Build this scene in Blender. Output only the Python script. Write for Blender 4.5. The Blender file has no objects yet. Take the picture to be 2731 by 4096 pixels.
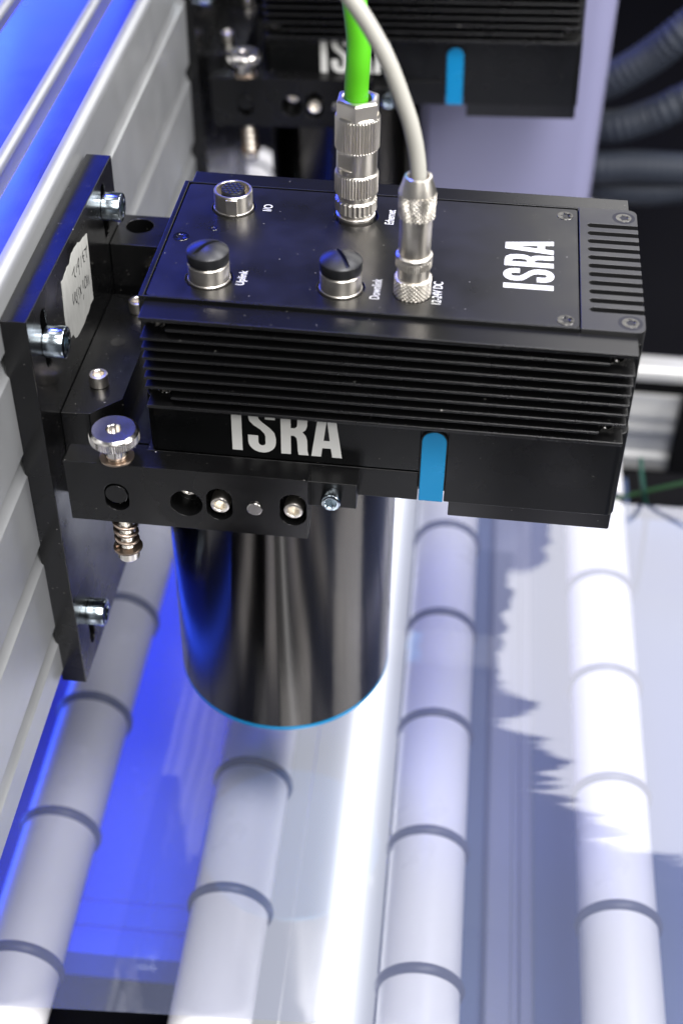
import bpy, bmesh, math, random
from mathutils import Vector, Matrix

random.seed(7)
S = 0.001                      # every length below is given in millimetres
scene = bpy.context.scene
COL = scene.collection
RAD = math.radians

# ------------------------------------------------------------------ camera
cam_d = bpy.data.cameras.new('camera')
cam = bpy.data.objects.new('camera', cam_d)
COL.objects.link(cam)
right = Vector((0.99309531, 0.1167557, 0.0113938))
down = Vector((0.08636718, -0.66196024, -0.7445464))
fwd = Vector((-0.0793878, 0.74038959, -0.66747347))
cm = Matrix((right, -down, -fwd)).transposed().to_4x4()
cm.translation = Vector((123.785, -438.596, 292.538)) * S
cam.matrix_world = cm
cam_d.sensor_fit = 'VERTICAL'
cam_d.sensor_height = 36.0
cam_d.lens = 48.655
cam_d.clip_start = 0.01
cam_d.clip_end = 50.0
cam_d.dof.use_dof = True
cam_d.dof.focus_distance = 0.575
cam_d.dof.aperture_fstop = 6.2
scene.camera = cam

# ------------------------------------------------------------------ world, lamps, exposure
world = bpy.data.worlds.new('World')
scene.world = world
world.use_nodes = True
bg = world.node_tree.nodes['Background']
bg.inputs[0].default_value = (0.80, 0.86, 1.0, 1)
bg.inputs[1].default_value = 0.07


def area(name, loc, target, sx, sy, power, col, shape='RECTANGLE'):
    d = bpy.data.lights.new(name, 'AREA')
    d.shape = shape
    d.size, d.size_y = sx, sy
    d.energy = power
    d.color = col
    o = bpy.data.objects.new(name, d)
    COL.objects.link(o)
    o.location = loc
    v = Vector(target) - Vector(loc)
    o.rotation_euler = v.to_track_quat('-Z', 'Y').to_euler()
    return o


# softbox behind to the right: its mirror image lies on the film and on the lid
area('softbox_back', (0.72, 1.25, 0.70), (0.72, 0.05, 0.36), 1.06, 1.14, 8.4, (1.0, 0.98, 0.95), 'ELLIPSE')
# blue luminaire behind to the left: blue beam top, plate edge and roller sheen
area('blue_luminaire_low', (-0.80, 1.25, 0.35), (-0.80, 0.05, 0.05), 1.00, 0.30, 6.2, (0.02, 0.055, 1.0))
area('blue_luminaire_mid', (-0.98, 1.25, 0.63), (-0.98, 0.05, 0.20), 1.00, 0.28, 10.5, (0.02, 0.055, 1.0))
# and one high up: blue sheen on the rollers and blue bands on the film
area('blue_luminaire_high', (-0.38, 1.05, 1.90), (0.05, 0.0, -0.33), 0.50, 0.40, 24.0, (0.10, 0.13, 1.0))
# blue fill light added below the film, to tint floor and left roller
area('blue_strip_fill', (-0.128, 0.12, -0.352), (0.10, 0.12, -0.40), 0.55, 0.02, 0.38, (0.03, 0.09, 1.0))
# front softbox above and to the right of the viewer, and one low on the right
area('softbox_front', (0.45, -1.15, 0.95), (0.05, 0.0, -0.15), 0.70, 0.70, 17.0, (1.0, 0.98, 0.95))
area('softbox_right', (1.25, -0.20, 0.62), (0.0, 0.05, -0.25), 0.70, 0.70, 22.0, (1.0, 0.98, 0.96))
# overhead: front and rear fills added to brighten the rollers, softbox at left
area('fill_overhead_front', (0.42, -0.50, 1.45), (0.02, -0.05, -0.33), 0.60, 0.50, 30.0, (0.98, 0.97, 1.0))
area('fill_overhead_rear', (0.75, 0.42, 1.25), (0.0, 0.12, -0.33), 0.60, 0.45, 15.0, (0.98, 0.97, 1.0))
area('softbox_overhead_left', (-0.45, 0.15, 1.55), (0.0, 0.10, -0.20), 0.50, 0.80, 4.0, (1.0, 0.98, 0.96))

vs = scene.view_settings
vs.view_transform = 'Standard'
vs.look = 'None'
vs.exposure = 0.0
vs.gamma = 1.0
vs.use_curve_mapping = False
scene.render.engine = 'CYCLES'
scene.cycles.use_denoising = True
scene.cycles.max_bounces = 10
scene.cycles.transparent_max_bounces = 12
scene.cycles.caustics_reflective = False
scene.cycles.caustics_refractive = False
scene.cycles.sample_clamp_indirect = 6.0


# ------------------------------------------------------------------ materials
def new_mat(name):
    m = bpy.data.materials.new(name)
    m.use_nodes = True
    nt = m.node_tree
    return m, nt, nt.nodes['Principled BSDF']


def tex_coord(nt, scale=(1, 1, 1)):
    tc = nt.nodes.new('ShaderNodeTexCoord')
    mp = nt.nodes.new('ShaderNodeMapping')
    mp.inputs['Scale'].default_value = scale
    nt.links.new(tc.outputs['Object'], mp.inputs['Vector'])
    return mp


def noise(nt, mp, scale, detail=3, rough=0.55):
    n = nt.nodes.new('ShaderNodeTexNoise')
    n.inputs['Scale'].default_value = scale
    n.inputs['Detail'].default_value = detail
    n.inputs['Roughness'].default_value = rough
    nt.links.new(mp.outputs[0], n.inputs['Vector'])
    return n


def maprange(nt, sock, a, b, c, d):
    r = nt.nodes.new('ShaderNodeMapRange')
    r.inputs['From Min'].default_value = a
    r.inputs['From Max'].default_value = b
    r.inputs['To Min'].default_value = c
    r.inputs['To Max'].default_value = d
    nt.links.new(sock, r.inputs['Value'])
    return r


def coated(name, col, rough, spec=0.5, metal=0.0, grain=(1, 1, 1), grain_scale=900, bump=0.06, dust=0.0,
           rvar=0.08, aniso=0.0):
    """painted / anodised surface with fine grain, uneven gloss and a little dust"""
    m, nt, b = new_mat(name)
    b.inputs['Base Color'].default_value = (*col, 1)
    b.inputs['Metallic'].default_value = metal
    b.inputs['Specular IOR Level'].default_value = spec
    if aniso:
        b.inputs['Anisotropic'].default_value = aniso
        b.inputs['Anisotropic Rotation'].default_value = 0.25
        tg = nt.nodes.new('ShaderNodeTangent')
        tg.direction_type = 'RADIAL'
        tg.axis = 'Z'
        nt.links.new(tg.outputs[0], b.inputs['Tangent'])
    mp = tex_coord(nt, grain)
    n1 = noise(nt, mp, grain_scale, 2)
    mp2 = tex_coord(nt)
    n2 = noise(nt, mp2, 35, 4)
    rr = maprange(nt, n2.outputs['Fac'], 0.3, 0.7, rough - rvar, rough + rvar)
    nt.links.new(rr.outputs[0], b.inputs['Roughness'])
    if bump:
        bp = nt.nodes.new('ShaderNodeBump')
        bp.inputs['Strength'].default_value = bump
        bp.inputs['Distance'].default_value = 0.00003
        nt.links.new(n1.outputs['Fac'], bp.inputs['Height'])
        nt.links.new(bp.outputs[0], b.inputs['Normal'])
    if dust:
        n3 = noise(nt, mp2, 620, 2, 0.6)
        th = maprange(nt, n3.outputs['Fac'], 0.765 - dust, 0.80 - dust, 0.0, 1.0)
        mx = nt.nodes.new('ShaderNodeMix')
        mx.data_type = 'RGBA'
        mx.inputs[6].default_value = (*col, 1)
        mx.inputs[7].default_value = (0.30, 0.29, 0.27, 1)
        nt.links.new(th.outputs[0], mx.inputs[0])
        nt.links.new(mx.outputs[2], b.inputs['Base Color'])
    return m


def plain(name, col, rough, metal=0.0, spec=0.5):
    m, nt, b = new_mat(name)
    b.inputs['Base Color'].default_value = (*col, 1)
    b.inputs['Roughness'].default_value = rough
    b.inputs['Metallic'].default_value = metal
    b.inputs['Specular IOR Level'].default_value = spec
    return m


M = {}
M['black'] = coated('black_anodised', (0.0035, 0.0035, 0.0037), 0.34, 0.35, dust=0.02)
M['lid'] = coated('black_satin_lid', (0.0045, 0.0045, 0.0047), 0.34, 0.52, dust=0.022)
M['face'] = coated('black_brushed_face', (0.0035, 0.0037, 0.004), 0.30, 0.33, grain=(1, 40, 40), grain_scale=120, bump=0.10, dust=0.015)
M['milled'] = coated('black_milled', (0.010, 0.010, 0.0105), 0.38, 0.6, grain=(1, 1, 1), grain_scale=1100, bump=0.25)
M['fin'] = coated('black_extruded_fin', (0.003, 0.003, 0.0033), 0.28, 0.5, grain=(0.05, 1, 1), grain_scale=1500, bump=0.04, dust=0.02, rvar=0.02)
M['bracket'] = coated('black_sandblasted', (0.003, 0.003, 0.0032), 0.24, 0.42, grain_scale=2200, bump=0.12, dust=0.03)
M['barrel'] = coated('dark_turned_metal', (0.056, 0.053, 0.050), 0.15, 0.5, metal=1.0, grain=(1, 1, 60), grain_scale=70, bump=0.0, rvar=0.01, aniso=0.9)
M['nickel'] = coated('nickel', (0.86, 0.81, 0.73), 0.34, 0.5, metal=1.0, grain_scale=500, bump=0.08, rvar=0.06)
M['steel'] = coated('stainless', (0.66, 0.63, 0.59), 0.21, 0.5, metal=1.0, grain_scale=900, bump=0.06, rvar=0.05)
M['zinc'] = coated('zinc_plated', (0.52, 0.60, 0.66), 0.18, 0.5, metal=1.0, grain_scale=500, bump=0.08, rvar=0.06)
M['spring'] = plain('spring_bronze', (0.34, 0.27, 0.22), 0.35, 1.0)
M['plug'] = coated('black_plastic', (0.010, 0.0105, 0.012), 0.38, 0.5, grain_scale=1500, bump=0.05)
M['pit'] = plain('dark_recess', (0.004, 0.004, 0.004), 0.6)
M['print'] = coated('white_print', (0.62, 0.62, 0.60), 0.55, 0.4, grain_scale=1500, bump=0.15)
M['blue'] = coated('blue_anodised', (0.0, 0.235, 0.50), 0.34, 0.5, metal=0.25, grain=(1, 20, 20), grain_scale=150, bump=0.03)
M['green'] = coated('green_cable', (0.085, 0.44, 0.010), 0.42, 0.4, grain=(1, 1, .1), grain_scale=600, bump=0.05)
M['white_cable'] = coated('pale_cable', (0.40, 0.39, 0.35), 0.40, 0.4, bump=0.03)
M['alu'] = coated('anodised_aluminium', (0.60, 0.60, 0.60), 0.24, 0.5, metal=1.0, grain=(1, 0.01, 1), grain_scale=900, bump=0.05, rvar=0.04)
M['alu_lit_side'] = coated('lit_side_aluminium', (0.45, 0.46, 0.47), 0.38, 0.5, metal=0.72, grain=(1, 0.01, 1), grain_scale=900, bump=0.04, rvar=0.05)  # same metal as the beam top, side light put into its finish
M['profile'] = coated('pale_aluminium', (0.50, 0.50, 0.49), 0.42, 0.5, metal=0.4, bump=0.02)
M['roller'] = coated('roller_sleeve', (0.88, 0.87, 0.88), 0.33, 0.5, bump=0.02)
M['rubber'] = plain('dark_rubber', (0.075, 0.08, 0.11), 0.4)  # lightened to carry the film's haze over the rings
M['bed'] = plain('black_bed', (0.002, 0.002, 0.0024), 0.8, spec=0.1)
M['panel'] = coated('grey_panel', (0.23, 0.23, 0.36), 0.45, 0.4, bump=0.02)
M['hose'] = plain('hose_plastic', (0.018, 0.023, 0.034), 0.6, spec=0.35)
M['blue_lit'] = coated('blue_lit_floor', (0.015, 0.075, 0.80), 0.5, 0.4, bump=0.02)  # blue light on the floor put into the base colour
M['reflection_tint'] = coated('grey_reflection', (0.15, 0.16, 0.21), 0.45, 0.4, bump=0.02)  # tone of a reflected profile, used as a surface colour
M['dim_blue_lit'] = coated('dim_blue_lit_floor', (0.05, 0.075, 0.15), 0.5, 0.4, bump=0.02)  # weaker bluish light on the right floor put into the colour
M['teal'] = plain('teal_cable', (0.006, 0.055, 0.038), 0.45)
M['dkgreen'] = plain('dark_green_cable', (0.008, 0.045, 0.008), 0.45)
M['ink'] = plain('black_ink', (0.01, 0.01, 0.01), 0.5)

# masking tape with crinkles
m, nt, b = new_mat('masking_tape')
mp = tex_coord(nt, (1, 1.0, 0.35))
n1 = noise(nt, mp, 320, 4)
cr = nt.nodes.new('ShaderNodeValToRGB')
cr.color_ramp.elements[0].color = (0.33, 0.33, 0.31, 1)
cr.color_ramp.elements[1].color = (0.50, 0.50, 0.47, 1)
nt.links.new(n1.outputs['Fac'], cr.inputs[0])
nt.links.new(cr.outputs[0], b.inputs['Base Color'])
b.inputs['Roughness'].default_value = 0.75
bp = nt.nodes.new('ShaderNodeBump')
bp.inputs['Strength'].default_value = 0.5
bp.inputs['Distance'].default_value = 0.0003
nt.links.new(n1.outputs['Fac'], bp.inputs['Height'])
nt.links.new(bp.outputs[0], b.inputs['Normal'])
M['tape'] = m


def emitter(name, col, strength):
    m = bpy.data.materials.new(name)
    m.use_nodes = True
    nt = m.node_tree
    nt.nodes.clear()
    e = nt.nodes.new('ShaderNodeEmission')
    e.inputs[0].default_value = (*col, 1)
    e.inputs[1].default_value = strength
    o = nt.nodes.new('ShaderNodeOutputMaterial')
    nt.links.new(e.outputs[0], o.inputs[0])
    return m


# frosted diffuser of the line light: bright over the row of lamps, dimmer to the sides
m = emitter('led_diffuser', (0.93, 0.95, 1.0), 1.0)
nt = m.node_tree
tc = nt.nodes.new('ShaderNodeTexCoord')
sx = nt.nodes.new('ShaderNodeSeparateXYZ')
nt.links.new(tc.outputs['Object'], sx.inputs[0])
ramp = nt.nodes.new('ShaderNodeValToRGB')
ramp.color_ramp.interpolation = 'B_SPLINE'
els = ramp.color_ramp.elements
els[0].position, els[0].color = 0.0, (0.09, 0.09, 0.09, 1)
els[1].position, els[1].color = 1.0, (0.09, 0.09, 0.09, 1)
for ps, v in ((0.30, 0.095), (0.50, 0.11), (0.60, 0.32), (0.67, 1.0), (0.73, 0.6), (0.84, 0.17)):
    e_ = els.new(ps)
    e_.color = (v, v, v, 1)
mr = maprange(nt, sx.outputs[0], -0.037, 0.0255, 0.0, 1.0)
nt.links.new(mr.outputs[0], ramp.inputs[0])
mu = nt.nodes.new('ShaderNodeMath')
mu.operation = 'MULTIPLY'
mu.inputs[1].default_value = 5.5
nt.links.new(ramp.outputs[0], mu.inputs[0])
nt.links.new(mu.outputs[0], next(n for n in nt.nodes if n.type == 'EMISSION').inputs[1])
M['diffuser'] = m

# glossy clear film: slightly milky, mirror-like, rippled across its travel
m = bpy.data.materials.new('glossy_film')
m.use_nodes = True
nt = m.node_tree
nt.nodes.clear()
out = nt.nodes.new('ShaderNodeOutputMaterial')
tr = nt.nodes.new('ShaderNodeBsdfTransparent')
tr.inputs[0].default_value = (0.96, 0.97, 1.0, 1)
df = nt.nodes.new('ShaderNodeBsdfDiffuse')
df.inputs[0].default_value = (0.50, 0.57, 0.92, 1)
gl = nt.nodes.new('ShaderNodeBsdfGlossy')
gl.inputs[0].default_value = (1, 1, 1, 1)
gl.inputs['Roughness'].default_value = 0.035
mx1 = nt.nodes.new('ShaderNodeMixShader')
mx1.inputs[0].default_value = 0.12
mx2 = nt.nodes.new('ShaderNodeMixShader')
fr = nt.nodes.new('ShaderNodeFresnel')
fr.inputs[0].default_value = 1.6
fm = maprange(nt, fr.outputs[0], 0.0, 1.0, 0.11, 1.0)
nt.links.new(tr.outputs[0], mx1.inputs[1])
nt.links.new(df.outputs[0], mx1.inputs[2])
nt.links.new(fm.outputs[0], mx2.inputs[0])
nt.links.new(mx1.outputs[0], mx2.inputs[1])
nt.links.new(gl.outputs[0], mx2.inputs[2])
nt.links.new(mx2.outputs[0], out.inputs[0])
mpA = tex_coord(nt, (5, 16, 1))
nA = noise(nt, mpA, 1.0, 2)
mpB = tex_coord(nt, (7, 70, 1))
nB = noise(nt, mpB, 1.0, 3, 0.6)
aA = maprange(nt, nA.outputs['Fac'], 0.0, 1.0, -0.052, 0.052)
aB = maprange(nt, nB.outputs['Fac'], 0.0, 1.0, -0.036, 0.036)
ad = nt.nodes.new('ShaderNodeMath')
ad.operation = 'ADD'
nt.links.new(aA.outputs[0], ad.inputs[0])
nt.links.new(aB.outputs[0], ad.inputs[1])
aY = maprange(nt, nB.outputs['Fac'], 0.0, 1.0, -0.015, 0.015)
cx = nt.nodes.new('ShaderNodeCombineXYZ')
cx.inputs[2].default_value = 1.0
sxf = nt.nodes.new('ShaderNodeSeparateXYZ')
tcf = nt.nodes.new('ShaderNodeTexCoord')
nt.links.new(tcf.outputs['Object'], sxf.inputs[0])
fx = maprange(nt, sxf.outputs[0], 0.05, 0.15, 0.12, 1.0)
mf = nt.nodes.new('ShaderNodeMath')
mf.operation = 'MULTIPLY'
nt.links.new(ad.outputs[0], mf.inputs[0])
nt.links.new(fx.outputs[0], mf.inputs[1])
nt.links.new(mf.outputs[0], cx.inputs[0])
nt.links.new(aY.outputs[0], cx.inputs[1])
nv = nt.nodes.new('ShaderNodeVectorMath')
nv.operation = 'NORMALIZE'
nt.links.new(cx.outputs[0], nv.inputs[0])
nt.links.new(nv.outputs[0], gl.inputs['Normal'])
M['film'] = m

# ------------------------------------------------------------------ mesh helpers (millimetres)
BASE = {}


def new_thing(name, label, cat, base, group=None):
    o = bpy.data.objects.new(name, None)
    o.empty_display_size = 0.01
    COL.objects.link(o)
    o.location = Vector(base) * S
    BASE[o.name] = Vector(base)
    tag(o, label, cat, group)
    return o


def tag(o, label, cat, group=None):
    o['label'] = label
    o['category'] = cat
    if group:
        o['group'] = group


def base_of(p):
    return BASE.get(p.name, Vector((0, 0, 0))) if p else Vector((0, 0, 0))


def finish(me, mat, angle=35):
    me.materials.append(M[mat])
    for p in me.polygons:
        p.use_smooth = True
    me.set_sharp_from_angle(angle=RAD(angle))
    return me


def mesh_of(name, bm, mat, off=(0, 0, 0), angle=35):
    bmesh.ops.recalc_face_normals(bm, faces=bm.faces)
    off = Vector(off)
    for v in bm.verts:
        v.co = (v.co - off) * S
    me = bpy.data.meshes.new(name)
    bm.to_mesh(me)
    bm.free()
    return finish(me, mat, angle)


def part(name, bm, mat, parent, bevel=0.0, angle=35, seg=2):
    """one mesh object under its thing; coordinates in the thing's own frame"""
    b = base_of(parent)
    me = mesh_of(name, bm, mat, b, angle)
    o = bpy.data.objects.new(name, me)
    COL.objects.link(o)
    if parent:
        o.parent = parent
        BASE[o.name] = b
    if bevel:
        md = o.modifiers.new('bevel', 'BEVEL')
        md.width = bevel * S
        md.segments = seg
        md.limit_method = 'ANGLE'
        md.angle_limit = RAD(40)
        md.harden_normals = True
    return o


def inst(name, me, parent, loc, rot=None, bevel=0):
    """a piece that shares its mesh data with alike pieces"""
    o = bpy.data.objects.new(name, me)
    COL.objects.link(o)
    b = base_of(parent)
    mat = Matrix.Translation((Vector(loc) - b) * S)
    if rot is not None:
        mat = mat @ rot
    if parent:
        o.parent = parent
        BASE[o.name] = Vector(loc)
    o.matrix_local = mat
    if bevel:
        md = o.modifiers.new('bevel', 'BEVEL')
        md.width = bevel * S
        md.segments = 2
        md.limit_method = 'ANGLE'
        md.angle_limit = RAD(40)
    return o


def box(bm, x0, x1, y0, y1, z0, z1):
    r = bmesh.ops.create_cube(bm, size=1.0)
    for v in r['verts']:
        v.co = Vector(((x0 + x1) / 2 + v.co.x * (x1 - x0), (y0 + y1) / 2 + v.co.y * (y1 - y0), (z0 + z1) / 2 + v.co.z * (z1 - z0)))
    return bm


def boxes(*bs):
    bm = bmesh.new()
    for b in bs:
        box(bm, *b)
    return bm


def ring_r(r, th):
    return r(th) if callable(r) else r


def lathe(rings, n=48, cap0=True, cap1=True, bm=None, origin=(0, 0, 0), axis='z'):
    bm = bm or bmesh.new()
    ox, oy, oz = origin
    R = []
    for r, z in rings:
        row = []
        for k in range(n):
            th = 2 * math.pi * k / n
            q = ring_r(r, th)
            a, b = q * math.cos(th), q * math.sin(th)
            if axis == 'z':
                p = (ox + a, oy + b, oz + z)
            elif axis == 'y':
                p = (ox + a, oy + z, oz + b)
            else:
                p = (ox + z, oy + a, oz + b)
            row.append(bm.verts.new(p))
        R.append(row)
    for i in range(len(R) - 1):
        for k in range(n):
            k2 = (k + 1) % n
            bm.faces.new((R[i][k], R[i][k2], R[i + 1][k2], R[i + 1][k]))
    if cap0:
        bm.faces.new(list(reversed(R[0])))
    if cap1:
        bm.faces.new(R[-1])
    return bm


def prism(poly, a0, a1, axis='z', bm=None):
    """extrude a 2-D outline; axis z: (x,y), axis y: (x,z), axis x: (y,z)"""
    bm = bm or bmesh.new()

    def pt(u, v, w):
        return {'z': (u, v, w), 'y': (u, w, v), 'x': (w, u, v)}[axis]
    A = [bm.verts.new(pt(u, v, a0)) for u, v in poly]
    B = [bm.verts.new(pt(u, v, a1)) for u, v in poly]
    bm.faces.new(A)
    bm.faces.new(list(reversed(B)))
    n = len(poly)
    for i in range(n):
        j = (i + 1) % n
        bm.faces.new((A[i], B[i], B[j], A[j]))
    return bm


def rrect(x0, x1, y0, y1, rs, n=5):
    """rounded rectangle outline; rs = radii at (x0y0, x1y0, x1y1, x0y1)"""
    pts = []
    cs = [(x0, y0, 180), (x1, y0, 270), (x1, y1, 0), (x0, y1, 90)]
    for (x, y, a0), r in zip(cs, rs):
        if r <= 0:
            pts.append((x, y))
            continue
        cx_ = x + (r if x == x0 else -r)
        cy_ = y + (r if y == y0 else -r)
        for k in range(n + 1):
            a = RAD(a0 + 90 * k / n)
            pts.append((cx_ + r * math.cos(a), cy_ + r * math.sin(a)))
    return pts


def obround(cu, cv, w, h, n=12):
    r = w / 2
    d = h / 2 - r
    pts = []
    for k in range(n + 1):
        a = math.pi * k / n
        pts.append((cu + r * math.cos(a), cv + d + r * math.sin(a)))
    for k in range(n + 1):
        a = math.pi + math.pi * k / n
        pts.append((cu + r * math.cos(a), cv - d + r * math.sin(a)))
    return pts


def circle(cu, cv, r, n=40):
    return [(cu + r * math.cos(2 * math.pi * k / n), cv + r * math.sin(2 * math.pi * k / n)) for k in range(n)]


def cut(bm_a, bm_b):
    """solid a minus solid b"""
    obs = []
    for bm in (bm_a, bm_b):
        bmesh.ops.recalc_face_normals(bm, faces=bm.faces)
        me = bpy.data.meshes.new('tmp')
        bm.to_mesh(me)
        bm.free()
        o = bpy.data.objects.new('tmp', me)
        COL.objects.link(o)
        obs.append(o)
    md = obs[0].modifiers.new('b', 'BOOLEAN')
    md.object = obs[1]
    md.operation = 'DIFFERENCE'
    md.solver = 'EXACT'
    dg = bpy.context.evaluated_depsgraph_get()
    me = bpy.data.meshes.new_from_object(obs[0].evaluated_get(dg))
    bm = bmesh.new()
    bm.from_mesh(me)
    bpy.data.meshes.remove(me)
    for o in obs:
        d = o.data
        bpy.data.objects.remove(o)
        bpy.data.meshes.remove(d)
    return bm


def tube(pts, r, n=16, bm=None, rf=None, closed_ends=True):
    """swept tube along a smooth path of points (mm)"""
    bm = bm or bmesh.new()
    P = [Vector(p) for p in pts]
    rows = []
    up = Vector((0.3, 0.9, 0.2)).normalized()
    for i, p in enumerate(P):
        t = (P[min(i + 1, len(P) - 1)] - P[max(i - 1, 0)]).normalized()
        s = t.cross(up)
        if s.length < 1e-3:
            s = t.cross(Vector((1, 0, 0)))
        s.normalize()
        up = s.cross(t).normalized()
        rr = rf(i) if rf else r
        rows.append([bm.verts.new(p + (s * math.cos(2 * math.pi * k / n) + up * math.sin(2 * math.pi * k / n)) * rr) for k in range(n)])
    for i in range(len(rows) - 1):
        for k in range(n):
            k2 = (k + 1) % n
            bm.faces.new((rows[i][k], rows[i][k2], rows[i + 1][k2], rows[i + 1][k]))
    if closed_ends:
        bm.faces.new(rows[0])
        bm.faces.new(list(reversed(rows[-1])))
    return bm


def spline(ctrl, n=12):
    """Catmull-Rom through control points"""
    C = [Vector(c) for c in ctrl]
    C = [C[0] * 2 - C[1]] + C + [C[-1] * 2 - C[-2]]
    outp = []
    for i in range(1, len(C) - 2):
        for k in range(n):
            t = k / n
            p0, p1, p2, p3 = C[i - 1], C[i], C[i + 1], C[i + 2]
            outp.append(0.5 * ((2 * p1) + (p2 - p0) * t + (2 * p0 - 5 * p1 + 4 * p2 - p3) * t * t + (3 * p1 - p0 - 3 * p2 + p3) * t ** 3))
    outp.append(C[-2])
    return outp


def hexr(ap):
    return lambda th: ap / math.cos(((th + math.pi / 6) % (math.pi / 3)) - math.pi / 6)


def starr(r, k=0.22, n=6):
    return lambda th: r * (1 + k * math.cos(n * th))


def knurl(r, d, n):
    return lambda th: r - d * (0.5 + 0.5 * math.cos(n * th))


def cap_screw_mesh(name, d, h, hexd, mat, depth=None):
    """socket head screw, head base at z=0, axis +z"""
    depth = depth or h * 0.55
    r = d / 2
    a = hexd / 2
    bm = lathe([(r * .93, 0), (r, 0.25), (r, h - 0.7), (r - 0.25, h - 0.2), (r - 0.7, h), (a * 1.22, h), (hexr(a), h - 0.35), (hexr(a), h - depth)], n=48)
    return mesh_of(name, bm, mat, angle=28)


def flat_screw_mesh(name, d, mat):
    """countersunk star-drive screw, top face at z=0"""
    r = d / 2
    bm = lathe([(r * .8, -1.2), (r, -0.15), (r - 0.15, 0.05), (r * .52, 0.05), (starr(r * .40), -0.1), (starr(r * .38), -1.0)], n=48)
    return mesh_of(name, bm, mat, angle=28)


ROT_NEGY = Matrix.Rotation(RAD(90), 4, 'X')      # +z axis -> -y
ROT_POSY = Matrix.Rotation(RAD(-90), 4, 'X')
ROT_POSX = Matrix.Rotation(RAD(90), 4, 'Y')      # +z axis -> +x
ROT_NEGZ = Matrix.Rotation(RAD(180), 4, 'X')

# ------------------------------------------------------------------ lettering
def letters_ISRA():
    """condensed bold capitals, total length 1, cap height 0.55; list of (outer, holes)"""
    H = 0.55
    L = []
    L.append(([(0, 0), (0.092, 0), (0.092, H), (0, H)], []))

    # S as a thick stroke
    def arc(cx_, cy_, rx, ry, a0, a1, n=10):
        return [(cx_ + rx * math.cos(RAD(a0 + (a1 - a0) * k / n)), cy_ + ry * math.sin(RAD(a0 + (a1 - a0) * k / n))) for k in range(n + 1)]
    x0, w = 0.147, 0.253
    c = x0 + w / 2
    outer = []
    # outer contour, starting at the upper right terminal, counter-clockwise
    outer += [(x0 + w - 0.004, 0.375), (x0 + w - 0.004, 0.43)]
    outer += arc(c, 0.43, w / 2 - 0.004, H - 0.43 + 0.008, 0, 180, 12)[1:]
    outer += [(x0 + 0.006, 0.40), (x0 + 0.016, 0.345), (x0 + 0.055, 0.30), (x0 + 0.115, 0.255), (x0 + 0.148, 0.215), (x0 + 0.158, 0.18), (x0 + 0.158, 0.12)]
    outer += arc(c, 0.115, 0.034, 0.042, 0, -180, 8)[1:]
    outer += [(c - 0.034, 0.185), (x0, 0.185), (x0, 0.115)]
    outer += arc(c, 0.115, w / 2, 0.123, 180, 360, 12)[1:]
    outer += [(x0 + w, 0.165), (x0 + w - 0.012, 0.225), (x0 + w - 0.05, 0.275), (x0 + 0.135, 0.335), (x0 + 0.10, 0.375), (x0 + 0.094, 0.41), (x0 + 0.094, 0.435)]
    outer += arc(c, 0.435, 0.032, 0.038, 180, 0, 8)[1:]
    outer += [(c + 0.032, 0.375)]
    L.append((outer, []))
    # R
    x = 0.446
    outer = [(x, 0), (x + 0.09, 0), (x + 0.09, 0.215), (x + 0.118, 0.215), (x + 0.14, 0.195), (x + 0.148, 0.15), (x + 0.152, 0.04), (x + 0.160, 0),
             (x + 0.250, 0), (x + 0.240, 0.05), (x + 0.238, 0.17), (x + 0.225, 0.225), (x + 0.195, 0.262), (x + 0.225, 0.29), (x + 0.240, 0.34), (x + 0.240, 0.42),
             (x + 0.226, 0.49), (x + 0.185, 0.538), (x + 0.13, H), (x, H)]
    hole = [(x + 0.09, 0.30), (x + 0.125, 0.30), (x + 0.146, 0.32), (x + 0.15, 0.36), (x + 0.15, 0.41), (x + 0.142, 0.45), (x + 0.12, 0.468), (x + 0.09, 0.468)]
    L.append((outer, [hole]))
    # A
    x = 0.721
    outer = [(x, 0), (x + 0.089, 0), (x + 0.101, 0.10), (x + 0.178, 0.10), (x + 0.190, 0), (x + 0.279, 0), (x + 0.205, H), (x + 0.074, H)]
    hole = [(x + 0.111, 0.185), (x + 0.168, 0.185), (x + 0.140, 0.43)]
    L.append((outer, [hole]))
    return L


def brand_bm(to3d, length, ys=1.0, thick=0.06):
    """ISRA lettering; to3d maps (advance, up, out) in mm to a point"""
    res = []
    for outer, holes in letters_ISRA():
        bm = prism([(u * length, v * length * ys) for u, v in outer], 0, thick)
        if holes:
            bm = cut(bm, prism([(u * length, v * length * ys) for u, v in holes[0]], -1, 1))
        for v in bm.verts:
            v.co = Vector(to3d(v.co.x, v.co.y, v.co.z))
        res.append(bm)
    return res


def text_bm(txt, length, height):
    cu = bpy.data.curves.new('t', 'FONT')
    cu.body = txt
    cu.extrude = 0.02
    cu.offset = 0.008
    o = bpy.data.objects.new('t', cu)
    COL.objects.link(o)
    dg = bpy.context.evaluated_depsgraph_get()
    me = bpy.data.meshes.new_from_object(o.evaluated_get(dg))
    bm = bmesh.new()
    bm.from_mesh(me)
    bpy.data.meshes.remove(me)
    bpy.data.objects.remove(o)
    bpy.data.curves.remove(cu)
    xs = [v.co.x for v in bm.verts]
    ys = [v.co.y for v in bm.verts]
    x0, x1, y0, y1 = min(xs), max(xs), min(ys), max(ys)
    for v in bm.verts:
        v.co = Vector(((v.co.x - x0) / (x1 - x0) * length, (v.co.y - y0) / (y1 - y0) * height, v.co.z))
    return bm


# ================================================================== SETTING
YAW = RAD(1.1)                                   # the machine runs a touch askew to the sensor


def yawed(o, pivot=(0, 0, 0)):
    """turn a top-level object about the vertical through pivot (mm)"""
    pv = Vector(pivot) * S
    o.matrix_world = Matrix.Translation(pv) @ Matrix.Rotation(YAW, 4, 'Z') @ Matrix.Translation(-pv) @ o.matrix_basis
    return o


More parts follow.
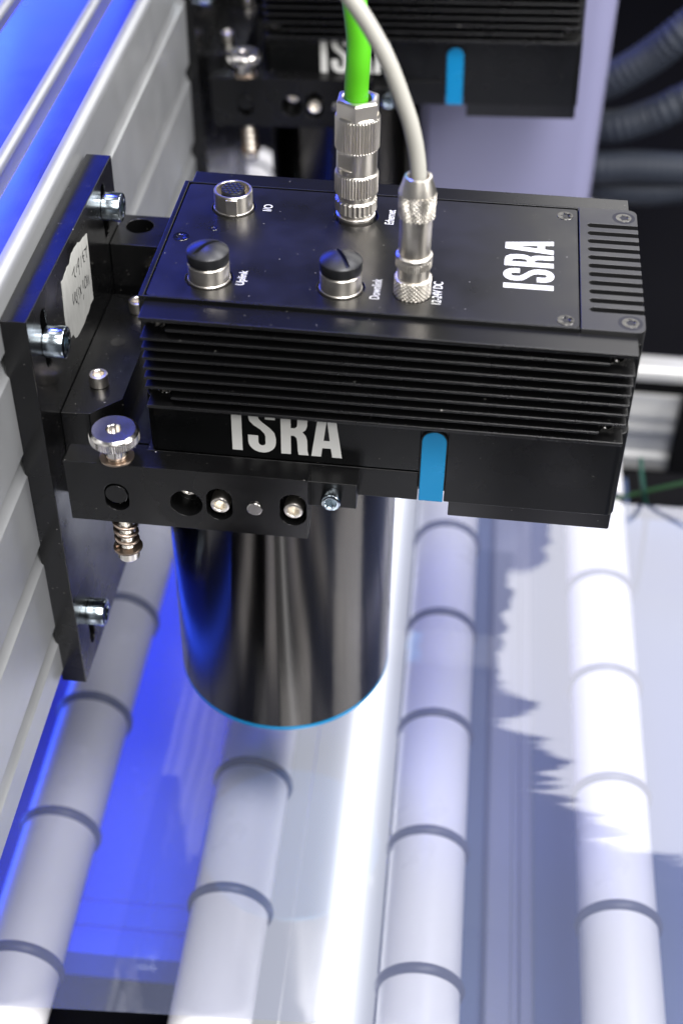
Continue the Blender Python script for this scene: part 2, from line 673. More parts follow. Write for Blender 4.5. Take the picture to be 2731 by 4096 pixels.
bm = boxes((-1500, 1800, -900, 3600, -520, -480))
bed = part('machine_bed', bm, 'bed', None)
bed['kind'] = 'structure'
bed['label'] = 'black machine bed under the rollers'

# ---- long aluminium beam on the left (runs away from the viewer)
prof = []
# side face, from the bottom up, with stepped grooves
prof += [(-52, -197), (-52, -179.5)]
for zt in (-168, -117.3, -66.5, -16.5):
    zb = zt - 11.5
    prof += ([(-52, zb)] if zt != -168 else []) + [(-53.6, zb + 1.8), (-55.0, zb + 7.6), (-61, zb + 8.2), (-61, zt - 0.5), (-52.6, zt - 0.3), (-52, zt + 0.4)]
# rounded upper edge, then the top with its slots
for k in range(7):
    a = RAD(90 * k / 6)
    prof.append((-57.5 + 5.5 * math.cos(a), 4.5 + 5.5 * math.sin(a)))


def slot(xr, xl):
    return [(xr, 10), (xr, 7.6), (xr + 1.2, 7.0), (xr + 1.2, -3), (xl - 1.0, -3), (xl - 1.0, 4.6), (xl, 5.4), (xl, 7.0),
            (xl - 0.8, 8.8), (xl - 2.2, 9.7), (xl - 4, 10)]


prof += slot(-69.7, -77.6)
prof += slot(-115.6, -122.6)
prof += slot(-160.6, -168.6)
prof += [(-245, 10), (-245, -197)]
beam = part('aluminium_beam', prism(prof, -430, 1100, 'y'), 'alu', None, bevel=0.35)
beam.data.materials.append(M['alu_lit_side'])
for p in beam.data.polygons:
    if p.normal.x > 0.12:  # side faces: separate finish stands in for light from the side
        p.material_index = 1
tag(beam, 'long grooved aluminium profile beam with blue sheen on top, at left edge', 'beam')
yawed(beam, (-52, 44, 0))

# ---- rollers under the film
def make_roller(x0, rings, y0=-360, y1=760, label=''):
    t = new_thing('roller', label, 'roller', (x0, 0, -371), 'rollers under the film')
    c = (x0, 0, -350)
    part('sleeve', lathe([(18.5, y0), (20.5, y0 + 2), (20.5, y1 - 2), (18.5, y1)], n=64, origin=c, axis='y'), 'roller', t)
    part('axle', lathe([(6, y0 - 30), (6, y1 + 30)], n=24, origin=c, axis='y'), 'steel', t)
    for y in rings:
        inst('o_ring', RING, t, (x0, y, -350))
    return yawed(t)


bmr = bmesh.new()
NB = 64
rows = []
for k in range(NB):
    a = 2 * math.pi * k / NB
    row = []
    for j in range(10):
        bq = 2 * math.pi * j / 10
        rr = 20.6 + 2.3 * math.cos(bq)
        row.append(bmr.verts.new((rr * math.cos(a), 3.0 * math.sin(bq), rr * math.sin(a))))
    rows.append(row)
for k in range(NB):
    for j in range(10):
        bmr.faces.new((rows[k][j], rows[(k + 1) % NB][j], rows[(k + 1) % NB][(j + 1) % 10], rows[k][(j + 1) % 10]))
RING = mesh_of('o_ring', bmr, 'rubber')


def ring_rows(y):
    return [y + 81.8 * k for k in range(-6, 10) if -345 < y + 81.8 * k < 740]


make_roller(-75.3, ring_rows(-7.5), label='leftmost white roller, nearest the grooved aluminium beam')
make_roller(25.2, ring_rows(-45.0), label='white roller just left of the glowing light strip')
make_roller(126.6, ring_rows(1.5), label='white roller just right of the glowing light strip')
make_roller(227.8, ring_rows(-34.0), label='rightmost white roller, half hidden by the pale reflection')

# ---- glowing line light between the rollers
t = new_thing('line_light', 'white glowing line light lying between two rollers', 'light', (79, 0, -410))
part('housing', boxes((41.5, 105, -400, 800, -410, -372)), 'alu', t)
part('diffuser', boxes((42, 104.5, -395, 795, -371.9, -370)), 'diffuser', t)
part('edge_trim', boxes((56.5, 57.2, -400, 800, -369.98, -369.2)), 'print', t)
yawed(t)

# ---- clear film lying on the rollers
bm = bmesh.new()
nx, ny = 24, 24
grid = []
for j in range(ny + 1):
    row = []
    for i in range(nx + 1):
        u, v = i / nx, j / ny
        x = -260 + 700 * u
        ya = -119 + 0.045 * x
        y = ya + (277 - ya) * v
        row.append(bm.verts.new((x, y, -327.0)))
    grid.append(row)
for j in range(ny):
    for i in range(nx):
        bm.faces.new((grid[j][i], grid[j][i + 1], grid[j + 1][i + 1], grid[j + 1][i]))
film = part('clear_film', bm, 'film', None)
if film.data.polygons[0].normal.z < 0:
    film.data.flip_normals()
tag(film, 'glossy clear film stretched flat over the white rollers', 'film')
yawed(film)

# ---- cross profile behind on the right
def xprof():
    yf = 450
    p = [(yf, -433), (yf, -420), (yf + 4, -418), (yf + 4, -400), (yf, -397), (yf - 2, -394), (yf - 2, -390), (yf, -387), (yf, -382),
         (yf - 2, -380), (yf - 2, -374), (yf, -371), (yf, -358), (yf + 12, -357), (yf + 12, -346), (yf, -345), (yf, -339)]
    for k in range(5):
        a = RAD(180 - 90 * k / 4)
        p.append((yf + 5 + 5 * math.cos(a), -339 + 5 * math.sin(a)))
    p += [(yf + 19, -334), (yf + 19, -433)]
    return p


t = new_thing('cross_profile', 'blurred pale aluminium cross profile behind the camera on the right', 'profile', (400, 450, -433))
part('extrusion', prism(xprof(), 250, 720, 'x'), 'profile', t, bevel=0.4)
part('slot_shade', boxes((250.5, 719, 451.0, 462, -357.2, -345.8)), 'bed', t)  # black strip in place of the shade inside the slot
part('clamp_block', boxes((293, 330, 432, 448.5, -425, -352)), 'bed', t, bevel=1)

# ---- panels and a cross bar below the rollers, bluish light put into their colours
t = part('floor_panel', boxes((-320, 46, 7, 300, -450, -430)), 'blue_lit', None)
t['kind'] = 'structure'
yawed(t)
t = part('floor_panel', boxes((105, 420, -330, 430, -450, -432)), 'dim_blue_lit', None)
t['kind'] = 'structure'
yawed(t)
t = part('gap_dark_plate', boxes((251, 440, 281, 328, -343, -340)), 'bed', None)  # black plate added in place of the dark in the open gap
tag(t, 'black plate standing for the darkness of the gap beyond the film edge at right', 'plate')
yawed(t)
t = part('reflection_strip', prism([(163.5, -431.9), (163.5, -424), (165, -422), (178, -422), (179, -426), (183, -426), (184, -422), (190, -422), (191.5, -424), (191.5, -431.9)], -330, 400, 'y'), 'reflection_tint', None, bevel=0.4)  # strip built in place of profile lines reflected in the film
tag(t, 'pale slotted strip standing for a reflected profile between the two right rollers', 'rail')
yawed(t)
t = part('cross_bar', prism([(-36, -450), (-36, -424), (-23, -424), (-22, -428), (-18, -428), (-17, -424), (-5, -424), (-4, -427), (-1, -427), (0, -424), (6, -424), (6, -450)], -320, 46, 'x'), 'blue_lit', None, bevel=0.5)
tag(t, 'grooved blue-lit cross bar under the two left rollers', 'bar')
yawed(t)

# ---- grey column panel behind the second camera
pan = part('column_panel', prism(rrect(80, 206, 500, 560, (4, 16, 16, 4), 8), -480, -40, 'z'), 'panel', None)
tag(pan, 'pale lavender upright panel behind the rear camera', 'panel')

# ---- corrugated hoses
def hose(ctrl, r, label):
    path = spline(ctrl, 26)
    # resample evenly
    L = [0]
    for a, b in zip(path, path[1:]):
        L.append(L[-1] + (b - a).length)
    stepn = int(L[-1] / 0.9)
    pts = []
    i = 0
    for k in range(stepn + 1):
        d = L[-1] * k / stepn
        while i < len(L) - 2 and L[i + 1] < d:
            i += 1
        f = (d - L[i]) / max(1e-6, L[i + 1] - L[i])
        pts.append(path[i].lerp(path[i + 1], f))
    o = part('corrugated_hose', tube(pts, r, 20, rf=lambda i: r + 0.55 * math.sin(2 * math.pi * i * 0.9 / 5.6)), 'hose', None)
    tag(o, label, 'hose', 'corrugated hoses')
    return o


hose([(150, 600, -196), (194, 575, -168), (213, 560, -153), (238, 555, -132), (258, 552, -110), (275, 570, -98), (310, 700, -90), (350, 900, -110)], 13, 'uppermost dark corrugated hose, rising steeply to the right')
hose([(150, 600, -222), (198, 575, -199), (221, 562, -191), (242, 560, -182), (262, 560, -170), (285, 580, -160), (320, 720, -160), (360, 900, -170)], 12.5, 'dark corrugated hose below the steepest one, rising gently')
hose([(150, 590, -226), (201, 560, -224), (238, 556, -220), (271, 556, -219.5), (320, 560, -222), (420, 570, -230)], 12.5, 'level dark corrugated hose with a bead-like highlight')
hose([(150, 600, -255), (204, 575, -247), (226, 565, -244), (256, 560, -241), (285, 560, -236), (400, 560, -215)], 12, 'lowest dark corrugated hose, just above the camera corner')

# ---- thin cables in the dark gap on the right
o = part('floor_cable', tube(spline([(205, 296, -346), (230, 292, -333), (242, 292, -328), (258, 290, -319), (276, 288, -309.5), (330, 286, -285)], 8), 1.4, 12), 'dkgreen', None)
tag(o, 'thin dark green cable crossing the black gap at right', 'cable')
o = part('floor_cable', tube(spline([(246, 297, -298), (248, 291, -308), (250.6, 289, -318), (254, 296, -333), (258, 300, -350), (262, 305, -400), (264, 305, -480)], 8), 1.5, 12), 'teal', None)
tag(o, 'short teal cable hanging down across the green one', 'cable')

# ================================================================== THE CAMERA
M['darkscrew'] = coated('blackened_screw', (0.10, 0.098, 0.095), 0.22, 0.5, metal=1.0, bump=0.05)
SCREW_LID = flat_screw_mesh('screw', 6.8, 'darkscrew')
SCREW_TINY = flat_screw_mesh('screw', 3.6, 'darkscrew')
SCREW_SINK = cap_screw_mesh('screw', 5.6, 3.2, 3.0, 'darkscrew')


def build_camera(detail=True):
    t = new_thing('line_scan_camera', 'x', 'camera', (44, 43.9, -238))
    # ---- housing
    bm = boxes((-2.5, 165.2, -1.5, 89.3, -44, -1.7), (165.1, 189.5, 1.5, 86.3, -43.9, -5.2))
    prism(rrect(160, 189.5, -1.5, 89.3, (0, 3.5, 3.5, 0)), -43.95, -5.1, 'z', bm)
    prism(rrect(-2.3, 108.9, -6.5, 94.3, (4, 0, 0, 4)), -71, -43.6, 'z', bm)
    prism(rrect(119.7, 189.5, -6.5, 94.3, (0, 4, 4, 0)), -86.5, -43.6, 'z', bm)
    box(bm, 108.5, 120.2, -5.4, 93.2, -80.6, -43.7)
    hs = part('housing', bm, 'face', t, bevel=0.45)
    bm = boxes((-2.5, -0.45, -1.5, 89.3, -1.75, 0.45), (-0.5, 165.2, -1.5, -0.45, -1.74, 0.40), (-0.5, 165.2, 88.25, 89.3, -1.74, 0.40))
    part('rim', bm, 'face', t, bevel=0.3)
    # ---- slotted end block
    poly = rrect(165.5, 189.5, -1.5, 89.3, (0, 3.5, 0, 0), 5)[:1]
    poly += [(165.5 + 24 - 3.5, -1.5)]
    poly += [(186 + 3.5 * math.sin(RAD(a)), 2 - 3.5 * math.cos(RAD(a))) for a in (15, 30, 45, 60, 75, 90)]
    for k in range(11):
        yc = 12.2 + 6.28 * k
        poly.append((189.5, yc - 1.55))
        for a in range(-90, -271, -20):
            poly.append((170.4 + 1.55 * math.cos(RAD(a)), yc + 1.55 * math.sin(RAD(a))))
        poly.append((189.5, yc + 1.55))
    poly += [(186 + 3.5 * math.cos(RAD(a)), 85.8 + 3.5 * math.sin(RAD(a))) for a in (0, 15, 30, 45, 60, 75, 90)]
    poly.append((165.5, 89.3))
    eb = part('end_block', prism(poly, -5.0, 0.45), 'milled', t, bevel=0.18)
    for y in (4.6, 82.5):
        part('screw_seat', lathe([(4.7, -0.2), (4.7, 0.47)], n=40, origin=(183.9, y, 0)), 'pit', eb)
        inst('screw', SCREW_LID, eb, (183.9, y, 0.5))
    # ---- lid with its connector openings
    lidbm = prism(rrect(0.1, 164.9, 0.1, 87.7, (1.5,) * 4), -1.5, 0.0)
    for x, y, r in ((22, 70, 9.2), (22, 15, 9.4), (73.5, 70, 9.2), (73.5, 15, 9.4), (101.2, 15, 7.6)):
        lidbm = cut(lidbm, lathe([(r, -5), (r, 5)], n=56, origin=(x, y, 0)))
    ld = part('lid', lidbm, 'lid', t, bevel=0.2)
    for x, y in ((159.8, 81.8), (159.8, 3.9), (4.9, 44)):
        inst('screw', SCREW_LID, ld, (x, y, 0.12))
    inst('screw', SCREW_TINY, ld, (16.8, 52, 0.10))
    # lettering printed on the lid: reads away from the viewer, letter tops to the left
    for bm in brand_bm(lambda u, v, w: (155.2 - v, 23.6 + u, 0.02 + w), 36.6, ys=0.965):
        part('lettering', bm, 'print', ld)
    for txt, x, y, ln, h in (('I/O', 38.0, 71.6, 5.4, 3.7), ('Uplink', 37.2, 16.7, 10.3, 4.3), ('Ethernet', 89.5, 70.9, 11.8, 3.7),
                             ('Downlink', 89.0, 15.8, 14.2, 3.8), ('12-24V DC', 112.6, 16.2, 15.8, 3.7)):
        bm = text_bm(txt, ln, h)
        for v in bm.verts:
            v.co = Vector((x - v.co.y, y - ln / 2 + v.co.x, 0.03 + v.co.z))
        part('lettering', bm, 'print', ld)
    # ---- ribbed heat sinks, front and back
    for side in (0, 1):
        fy = (lambda y: y) if side == 0 else (lambda y: 87.8 - y)
        y0, y1 = sorted((fy(-4.6), fy(-1.45)))
        sk = part('heat_sink', boxes((0.2, 186.4, y0, y1, -43.3, -1.5)), 'fin', t)
        y0, y1 = sorted((fy(-13.5), fy(-4.5)))
        yq0, yq1 = sorted((fy(-13.5), fy(-1.52)))
        for k in range(10):
            zt = -1.4 - 4.6 * k
            x0, x1 = (10.0, 177.0) if k in (1, 8) else (0.0, 186.7)
            if k == 0:
                bm = boxes((x0, x1, yq0, yq1, zt - 1.7, zt))
            elif k == 9:
                bm = boxes((x0, x1, y0, y1, zt - 1.5, zt + 0.1))
            else:
                bm = boxes((x0, x1, y0, y1, zt - 1.15, zt))
            part('fin', bm, 'fin', sk, bevel=0.3)
        for x in (6.3, 180.6):
            for z in (-6.9, -38.6):
                inst('screw', SCREW_SINK, sk, (x, fy(-5.0), z), ROT_NEGY if side == 0 else ROT_POSY)
                bmb = lathe([(2.6, 0), (2.6, 4.2)], n=24, origin=(x, 0, z - 4.6), axis='y')
                for v in bmb.verts:
                    v.co.y = fy(-4.55 - v.co.y * 0.5)
                part('screw_boss', bmb, 'fin', sk)
    # ---- front lettering, accent strip, shroud, flange
    for bm in brand_bm(lambda u, v, w: (32.3 + u, -6.52 - w, -67.6 + v), 45.0, ys=1.0):
        part('lettering', bm, 'print', hs)
    st = [(109.35, -86.5), (119.25, -86.5), (119.25, -55.3)] + [(114.3 + 4.95 * math.cos(RAD(a)), -55.3 + 4.95 * math.sin(RAD(a))) for a in range(15, 180, 15)] + [(109.35, -55.3)]
    part('accent_strip', prism(st, -6.85, -4.2, 'y'), 'blue', t, bevel=0.3)
    part('recess', prism([(108.9, -80.5), (119.7, -80.5), (119.7, -55)] + [(114.3 + 5.4 * math.cos(RAD(a)), -55.3 + 5.4 * math.sin(RAD(a))) for a in range(0, 181, 15)] + [(108.9, -55)], -6.54, -5.0, 'y'), 'pit', hs)
    part('shroud', prism(rrect(121.8, 188.6, -5.6, 93.4, (0, 1, 1, 0)), -94.6, -86.3, 'z'), 'fin', t, bevel=0.4)
    part('mount_flange', boxes((-4, 108.7, -6.2, 94, -87, -72.1), (20, 84.6, -17.3, -6.1, -85, -72.2), (20, 84.6, 93.9, 105, -85, -72.2)), 'black', t, bevel=0.35)
    inst('screw', SCREW_ZN, t, (74.6, -17.3, -78.6), ROT_NEGY)
    # ---- lens barrel
    br = part('lens_barrel', lathe([(48, -87.1), (53, -87.3), (53, -239.6), (52.6, -240.0)], n=160, origin=(44, 43.9, 0)), 'barrel', t)
    part('accent_ring', lathe([(50, -239.9), (52.9, -240.1), (53.2, -241.3), (52.6, -242.9), (49, -243.3)], n=160, origin=(44, 43.9, 0)), 'blue', br)
    if not detail:
        return t
    # ---- open round socket (I/O)
    sk = part('socket', lathe([(8.0, -1.4), (8.3, -1.2), (8.3, 0.6), (8.0, 0.9), (8.0, 8.2), (7.7, 8.6), (7.0, 8.6), (6.8, 8.2), (6.8, 0)], n=64, origin=(22, 70, 0), cap0=False), 'nickel', t, angle=25)
    ins = part('insert', lathe([(4.9, 0), (4.9, 8.5), (4.7, 8.8)], n=40, origin=(22, 70, 0)), 'plug', sk)
    bm = bmesh.new()
    for q in range(-2, 3):
        for p in range(-2, 3):
            x, y = p * 2.0 + (q % 2) * 1.0, q * 1.8
            if x * x + y * y < 4.2 ** 2:
                lathe([(0.72, 8.7), (0.66, 9.05), (0.36, 9.2)], n=10, origin=(22 + x, 70 + y, 0), bm=bm)
    part('contact_grid', bm, 'plug', ins)
    fl = boxes((20.2, 25.0, 61.6, 63.0, 0.9, 7.6))
    part('key_flat', fl, 'nickel', sk, bevel=0.2)
    # ---- two capped round sockets (Uplink, Downlink)
    for x, ang in ((22, -38), (73.5, 28)):
        sk = part('socket', lathe([(8.0, -1.4), (8.4, -1.2), (8.4, 0.5), (8.1, 0.8), (8.1, 7.2), (7.8, 7.6), (6.9, 7.6), (6.8, 5)], n=64, origin=(x, 15, 0)), 'nickel', t, angle=25)
        dome = [(7.4, 4.9), (7.4, 8.0), (8.05, 8.2), (8.2, 8.5), (8.2, 12.3)]
        for q in (8.1, 7.6, 6.8, 5.6, 4.2, 2.6, 0.9):
            dome.append((q, 12.35 + 2.9 * (1 - (q / 8.2) ** 2)))
        cb = cut(lathe(dome, n=64), boxes((-0.85, 0.85, -12, 12, 13.0, 20)))
        rm = Matrix.Translation((x, 15, 0)) @ Matrix.Rotation(RAD(ang), 4, 'Z')
        cb.transform(rm)
        part('dust_cap', cb, 'plug', sk, angle=30)
    return t


SCREW_ZN = cap_screw_mesh('screw', 8.2, 5.2, 4.2, 'zinc')
CAM1 = build_camera(True)


# ---------------------------------------------------------------- bracket
SCREW_PLATE = cap_screw_mesh('screw', 13.0, 8.2, 6.2, 'zinc')
SCREW_ARM = cap_screw_mesh('screw', 8.0, 6.0, 4.6, 'nickel')


def build_bracket():
    t = new_thing('mounting_bracket', 'x', 'bracket', (-46, 44, -204))
    # upright plate with four vertical slots
    pb = prism([(-22.5, -204.5), (110.5, -204.5), (110.5, -1.5), (-22.5, -1.5)], -51.9, -40.5, 'x')
    for y, z in ((-4, -21), (92, -19), (-4, -182)):
        pb = cut(pb, prism(obround(y, z, 7.0, 26), -60, -30, 'x'))
    pl = part('upright_plate', pb, 'bracket', t, bevel=0.4)
    for y, z in ((-4, -22.4), (92, -16.5), (-4, -175)):
        inst('screw', SCREW_PLATE, pl, (-40.5, y, z), ROT_POSX)
    # carrier block with chamfered nose
    cb = prism([(-40.4, -1.4), (-28.4, -0.6), (-17.0, 11), (-17.0, 78), (-28.4, 89), (-40.4, 89)], -104, -60)
    cr_ = part('carrier_block', cb, 'bracket', t, bevel=0.35)
    part('carrier_foot', boxes((-28, -4.4, 0.2, 88, -103, -74)), 'bracket', cr_)
    inst('screw', SCREW_CAR, cr_, (-29.3, 20, -60))
    inst('screw', SCREW_CAR, cr_, (-25.5, 77, -60))
    part('dowel_pin', lathe([(3.2, -61), (3.2, -59.9)], n=32, origin=(-28.9, 51, 0)), 'darkscrew', cr_)
    # taller rear block with a bore
    rb = cut(boxes((-40.4, -14, 93, 119.5, -100, -36)), lathe([(6.3, -90), (6.3, -20)], n=40, origin=(-30.3, 110, 0)))
    part('rear_block', rb, 'bracket', t, bevel=0.4)
    # front arm with its openings
    ab = prism([(-32.2, -93.6), (66.2, -93.6), (66.2, -62.6), (-32.2, -62.6)], -28.4, -17.5, 'y')
    for u, v, w, h in ((-12.0, -79.8, 10.0, 14.4), (30.2, -79.0, 10.8, 16.6), (60.2, -78.6, 10.9, 16.4), (16.6, -80.0, 13.3, 13.4)):
        ab = cut(ab, prism(obround(u, v, w, h), -40, -19.5 if u > 20 else -18.2, 'y'))
    ar = part('arm', ab, 'bracket', t, bevel=0.35)
    part('arm_spacer', boxes((-24, 19.9, -17.45, -6.6, -92, -73.2), (-24, -4.3, -6.7, -1.7, -91.9, -73.3)), 'bracket', ar)
    part('pivot_pin', lathe([(4.6, -28.5), (4.6, -17.6)], n=40, origin=(-12.1, 0, -78.4), axis='y'), 'bracket', ar, bevel=0.3)
    for x, z in ((30.2, -80.4), (60.2, -80.0)):
        inst('screw', SCREW_ARM, ar, (x, -21.6, z), ROT_NEGY)
    inst('screw', SCREW_ARM, ar, (16.8, -17.9, -75.6), ROT_NEGY)
    part('dowel_pin', lathe([(3.1, -29.4), (3.1, -20)], n=32, origin=(44.7, 0, -79.2), axis='y'), 'steel', ar, bevel=0.3)
    # thumb screw with spring below
    c = (-11.6, -23, 0)
    ts = part('thumb_screw', lathe([(2.7, -52.2), (2.7, -49.0), (3.1, -48.6), (8.6, -48.6), (9.5, -49.2), (9.9, -49.9)], n=96, origin=c, cap0=True, cap1=False), 'steel', t, angle=25)
    part('knurled_rim', lathe([(knurl(10.05, .42, 64), -49.9), (knurl(10.05, .42, 64), -53.3), (9.4, -54.0), (4.9, -54.0), (4.9, -60.8), (4.2, -61.6), (4.2, -62.5)], n=256, origin=c, cap0=False), 'steel', ts, angle=25)
    part('washer', lathe([(4.4, -62.0), (6.9, -62.0), (7.0, -62.2), (7.0, -62.6), (4.4, -62.6)], n=56, origin=c, cap0=False, cap1=False), 'spring', ts)
    part('bolt_shank', lathe([(2.9 if k % 2 else 2.5, -93.7 - 0.6 * k) for k in range(32)], n=32, origin=c), 'nickel', ts)
    pts = [(c[0] + 4.6 * math.cos(a), c[1] + 4.6 * math.sin(a), -95.0 - 15.2 * (a / (2 * math.pi * 3.6))) for a in [2 * math.pi * 3.6 * k / 110 for k in range(111)]]
    part('spring', tube(pts, 0.75, 10), 'spring', ts)
    part('washer', lathe([(2.9, -111.4), (6.0, -111.4), (6.2, -111.7), (6.2, -112.2), (2.9, -112.2)], n=56, origin=c, cap0=False, cap1=False), 'spring', ts)
    part('bolt_head', lathe([(4.3, -112.2), (4.5, -112.4), (4.5, -117.2), (4.1, -117.8), (2.4, -117.8), (hexr(2.1), -117.4), (hexr(2.1), -115)], n=48, origin=c), 'nickel', ts, angle=25)
    return t


SCREW_CAR = cap_screw_mesh('screw', 8.2, 5.6, 4.4, 'nickel')
BR1 = build_bracket()


# ---------------------------------------------------------------- second set behind
def copy_tree(o, parent=None):
    c = o.copy()
    COL.objects.link(c)
    if parent is not None:
        c.parent = parent
        c.matrix_parent_inverse = Matrix.Identity(4)
        c.matrix_basis = o.matrix_basis.copy()
    for ch in list(o.children):
        copy_tree(ch, c)
    return c


T2 = Matrix.Translation(Vector((-14.17, 374.33, -7.49)) * S) @ Matrix.Rotation(RAD(2.07), 4, Vector((0.1546, -1.9224, 0.757)).normalized())
CAM2 = copy_tree(CAM1)
CAM2.matrix_basis = T2 @ CAM1.matrix_basis
BR2 = copy_tree(BR1)
BR2.matrix_basis = T2 @ BR1.matrix_basis
tag(CAM1, 'black ribbed camera in front, with a green and a pale cable plugged in', 'camera', 'inspection cameras on the beam')
tag(CAM2, 'blurred black ribbed camera farther back along the beam', 'camera', 'inspection cameras on the beam')
tag(BR1, 'black bracket with taped upright plate holding the front camera', 'bracket', 'camera brackets')
tag(BR2, 'blurred black bracket with thumb screw holding the rear camera', 'bracket', 'camera brackets')

# ---------------------------------------------------------------- masking tape on the plate
OUT = [(62.2, -12.8), (62.0, -18.8), (61.0, -30.5), (60.0, -44.2), (55.1, -44.0), (51.2, -45.4), (47.9, -45.2), (43.5, -46.2), (38.0, -45.9), (35.6, -45.8), (32.6, -45.5), (29.7, -44.2), (28.5, -42.4), (27.6, -41.0), (24.1, -40.3), (20.1, -39.0), (20.4, -27.0), (21.5, -18.4), (22.0, -11.7), (23.5, -12.0), (25.0, -12.3), (26.8, -11.6), (30.3, -11.1), (31.3, -10.5), (35.1, -11.3), (36.7, -10.2), (39.2, -8.8), (41.7, -9.1), (43.3, -8.8), (47.2, -9.5), (48.8, -9.3), (51.0, -10.6), (53.4, -11.3), (56.5, -11.4), (59.3, -12.3)]
STR = [[(55.8, -17.1), (58.0, -17.9), (60.2, -17.7), (58.1, -19.0), (57.9, -20.8), (58.3, -22.1)], [(54.3, -16.6), (52.9, -17.3), (52.7, -18.5), (55.0, -19.2)], [(52.7, -18.9), (53.5, -20.0), (53.3, -21.3), (54.9, -22.1)], [(50.6, -17.0), (49.4, -21.5)], [(47.1, -15.7), (45.4, -16.9), (44.9, -18.9), (46.6, -18.8), (47.3, -16.2)], [(47.3, -16.2), (45.6, -22.7)], [(43.2, -16.5), (42.3, -19.6)], [(36.3, -17.3), (38.6, -16.7), (40.4, -15.9), (39.3, -17.7), (39.2, -19.6), (40.6, -20.8)], [(56.9, -30.5), (56.8, -34.4)], [(55.2, -29.2), (54.7, -34.0)], [(52.3, -28.1), (50.5, -29.4), (50.6, -32.8), (52.5, -33.1), (53.6, -31.4), (53.5, -29.0), (52.4, -28.1)], [(48.6, -27.7), (48.3, -31.1)], [(45.6, -28.3), (42.1, -32.2)], [(43.3, -27.7), (45.0, -31.9)], [(41.8, -26.7), (40.9, -29.8)], [(33.7, -25.0), (33.1, -27.5), (33.3, -29.8), (35.0, -28.8), (36.1, -25.5)], [(37.5, -26.4), (36.3, -28.7), (36.9, -30.7), (37.9, -31.9), (39.3, -29.2)], [(39.9, -26.5), (38.2, -28.7)], [(39.7, -33.2), (39.9, -33.8)], [(47.7, -34.3), (46.7, -35.8)]]
t = new_thing('tape_label', 'torn strip of pale masking tape with upside-down handwriting, on the upright plate', 'tape', (-40.4, 41, -46))
part('strip', prism(OUT, -40.48, -40.33, 'x'), 'tape', t)
for st in STR:
    bm = bmesh.new()
    for (a, b) in zip(st, st[1:]):
        d = Vector((b[0] - a[0], b[1] - a[1]))
        n_ = Vector((-d.y, d.x)).normalized() * 0.33
        e = d.normalized() * 0.2
        quad = [(a[0] - e.x + n_.x, a[1] - e.y + n_.y), (b[0] + e.x + n_.x, b[1] + e.y + n_.y), (b[0] + e.x - n_.x, b[1] + e.y - n_.y), (a[0] - e.x - n_.x, a[1] - e.y - n_.y)]
        prism(quad, -40.325, -40.31, 'x', bm)
    part('pen_stroke', bm, 'ink', t)

# ---------------------------------------------------------------- plugged cables
def diamond(r, z0, z1, n=36, amp=0.5, bm=None, origin=(0, 0, 0)):
    """crossed (diamond) knurling as real relief"""
    N = n * 6
    h = z1 - z0
    mrow = max(8, int(h / (2 * math.pi * r / N)))
    rings = [(r - 0.6, z0)]
    for j in range(mrow + 1):
        z = z0 + 0.15 + (h - 0.3) * j / mrow

        def f(th, z=z):
            q = (z - z0) / r
            a = abs(math.sin((th + q) * n / 2))
            b = abs(math.sin((th - q) * n / 2))
            return r - amp + amp * min(1.0, 1.5 * min(a, b))
        rings.append((f, z))
    rings.append((r - 0.6, z1))
    return lathe(rings, n=N, cap0=False, cap1=False, bm=bm, origin=origin)


t = new_thing('network_cable', 'bright green network cable with knurled metal plug, upright on the camera lid', 'cable', (73.3, 70, 0))
c = (73.3, 70, 0)
part('plug_base', lathe([(7.4, -1.4), (7.4, 0.4), (8.1, 0.7), (8.1, 1.8), (7.5, 2.2), (7.5, 3.4)], n=56, origin=c), 'nickel', t, angle=25)
part('coupling_ring', lathe([(7.6, 3.4), (8.3, 3.8), (knurl(8.7, .55, 26), 4.0), (knurl(8.7, .55, 26), 8.6), (8.0, 9.0), (7.6, 9.4), (7.6, 11.6)], n=208, origin=c, cap0=False), 'nickel', t, angle=25)
part('knurled_collar', lathe([(7.6, 11.6), (8.6, 11.9), (knurl(9.0, .55, 44), 12.1), (knurl(9.0, .55, 44), 20.6), (8.5, 21.2), (8.2, 21.6)], n=312, origin=c, cap0=False), 'nickel', t, angle=25)


def flat_r(th, r=8.3, a=7.35, th0=RAD(236)):
    d_ = (th - th0 + math.pi) % (2 * math.pi) - math.pi
    return min(r, a / math.cos(d_)) if abs(d_) < 1.0 else r


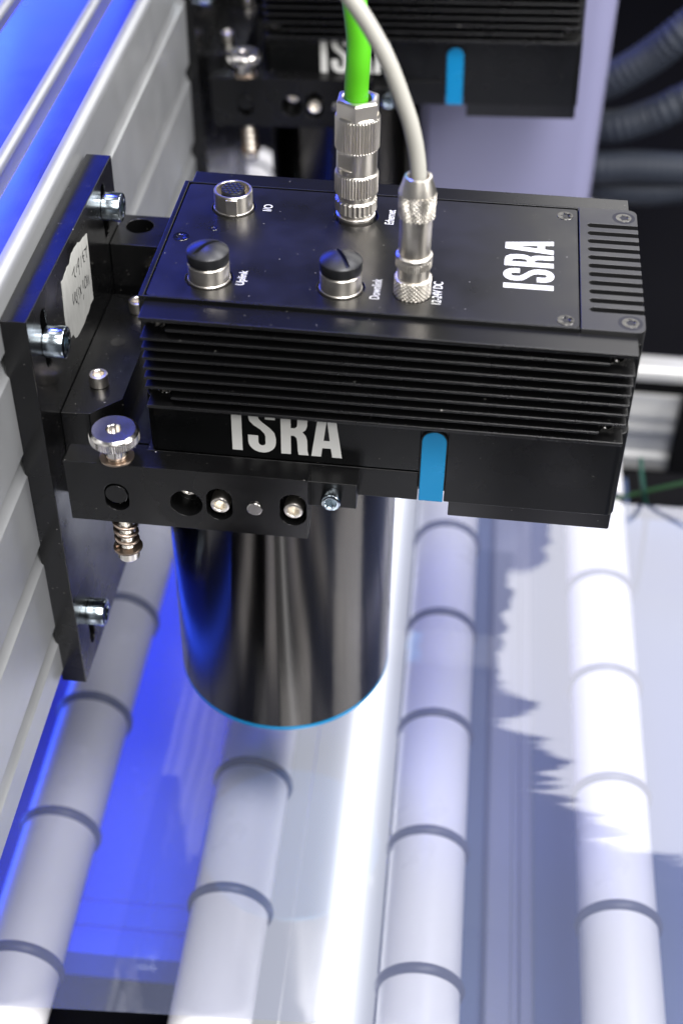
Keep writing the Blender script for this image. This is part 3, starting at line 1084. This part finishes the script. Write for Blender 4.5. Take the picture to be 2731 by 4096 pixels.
part('sleeve', lathe([(8.2, 21.4), (8.3, 21.6), (8.3, 23.9), (flat_r, 24.1), (flat_r, 30.0), (8.3, 30.2), (8.3, 31.6), (8.2, 32)], n=128, origin=c), 'nickel', t, angle=25)
part('knurled_sleeve', lathe([(8.2, 31.4), (8.8, 31.7), (knurl(9.1, .6, 44), 32.0), (knurl(9.1, .6, 44), 44.6), (8.6, 45.4), (8.3, 46)], n=352, origin=c, cap0=False), 'nickel', t, angle=25)
part('hex_nut', lathe([(hexr(7.9), 45.0), (hexr(7.9), 51.6), (lambda th: hexr(7.6)(th) * 0.97, 52.4), (6.4, 52.6), (5.6, 52.0), (5.4, 48)], n=72, origin=c, cap0=False), 'nickel', t, angle=22)
part('cable', tube(spline([(73.3, 70, 40), (72.6, 70, 50), (72.6, 70, 58), (73.0, 70, 66), (73.0, 71, 74), (72.0, 72, 82), (70.2, 73.5, 92), (67.5, 75, 104), (63.5, 77, 118), (58, 80, 134), (50, 84, 152)], 8), 4.75, 28), 'green', t)

t = new_thing('power_cable', 'pale grey power cable with slim knurled metal plug, curving up in front', 'cable', (101.2, 15, 0))
c = (101.2, 15, 0)
part('coupling_nut', diamond(7.25, 0.1, 7.6, n=26, origin=c), 'nickel', t, angle=20)
part('lower_sleeve', lathe([(6.6, -1.2), (6.6, 7.7), (6.2, 7.8), (6.2, 12.6)], n=64, origin=c), 'nickel', t, angle=25)
part('ring', lathe([(6.2, 12.4), (6.7, 12.6), (knurl(6.95, .3, 48), 12.8), (knurl(6.95, .3, 48), 15.4), (6.7, 15.8), (6.9, 16.2), (6.9, 17.4), (6.2, 17.9)], n=288, origin=c, cap0=False), 'nickel', t, angle=25)
part('barrel', lathe([(6.0, 17.6), (6.05, 17.8), (6.05, 34.2)], n=72, origin=c), 'nickel', t)
part('grip', diamond(6.95, 33.8, 43.4, n=26, origin=c), 'nickel', t, angle=20)
part('cone', lathe([(6.5, 33.9), (6.7, 43.3), (6.85, 43.6), (5.1, 49.2), (4.9, 49.7), (4.2, 49.9), (3.9, 49.2), (3.8, 46)], n=72, origin=c), 'nickel', t, angle=30)
part('cable', tube(spline([(101.2, 15, 40), (101.2, 15, 50), (100.0, 15, 59), (98.0, 14.5, 68), (95.6, 14, 75.5), (89.6, 12.5, 91.5), (83.2, 11, 104), (76.5, 9.5, 114.5), (68, 8, 126), (52, 5, 142)], 8), 2.95, 24), 'white_cable', t)
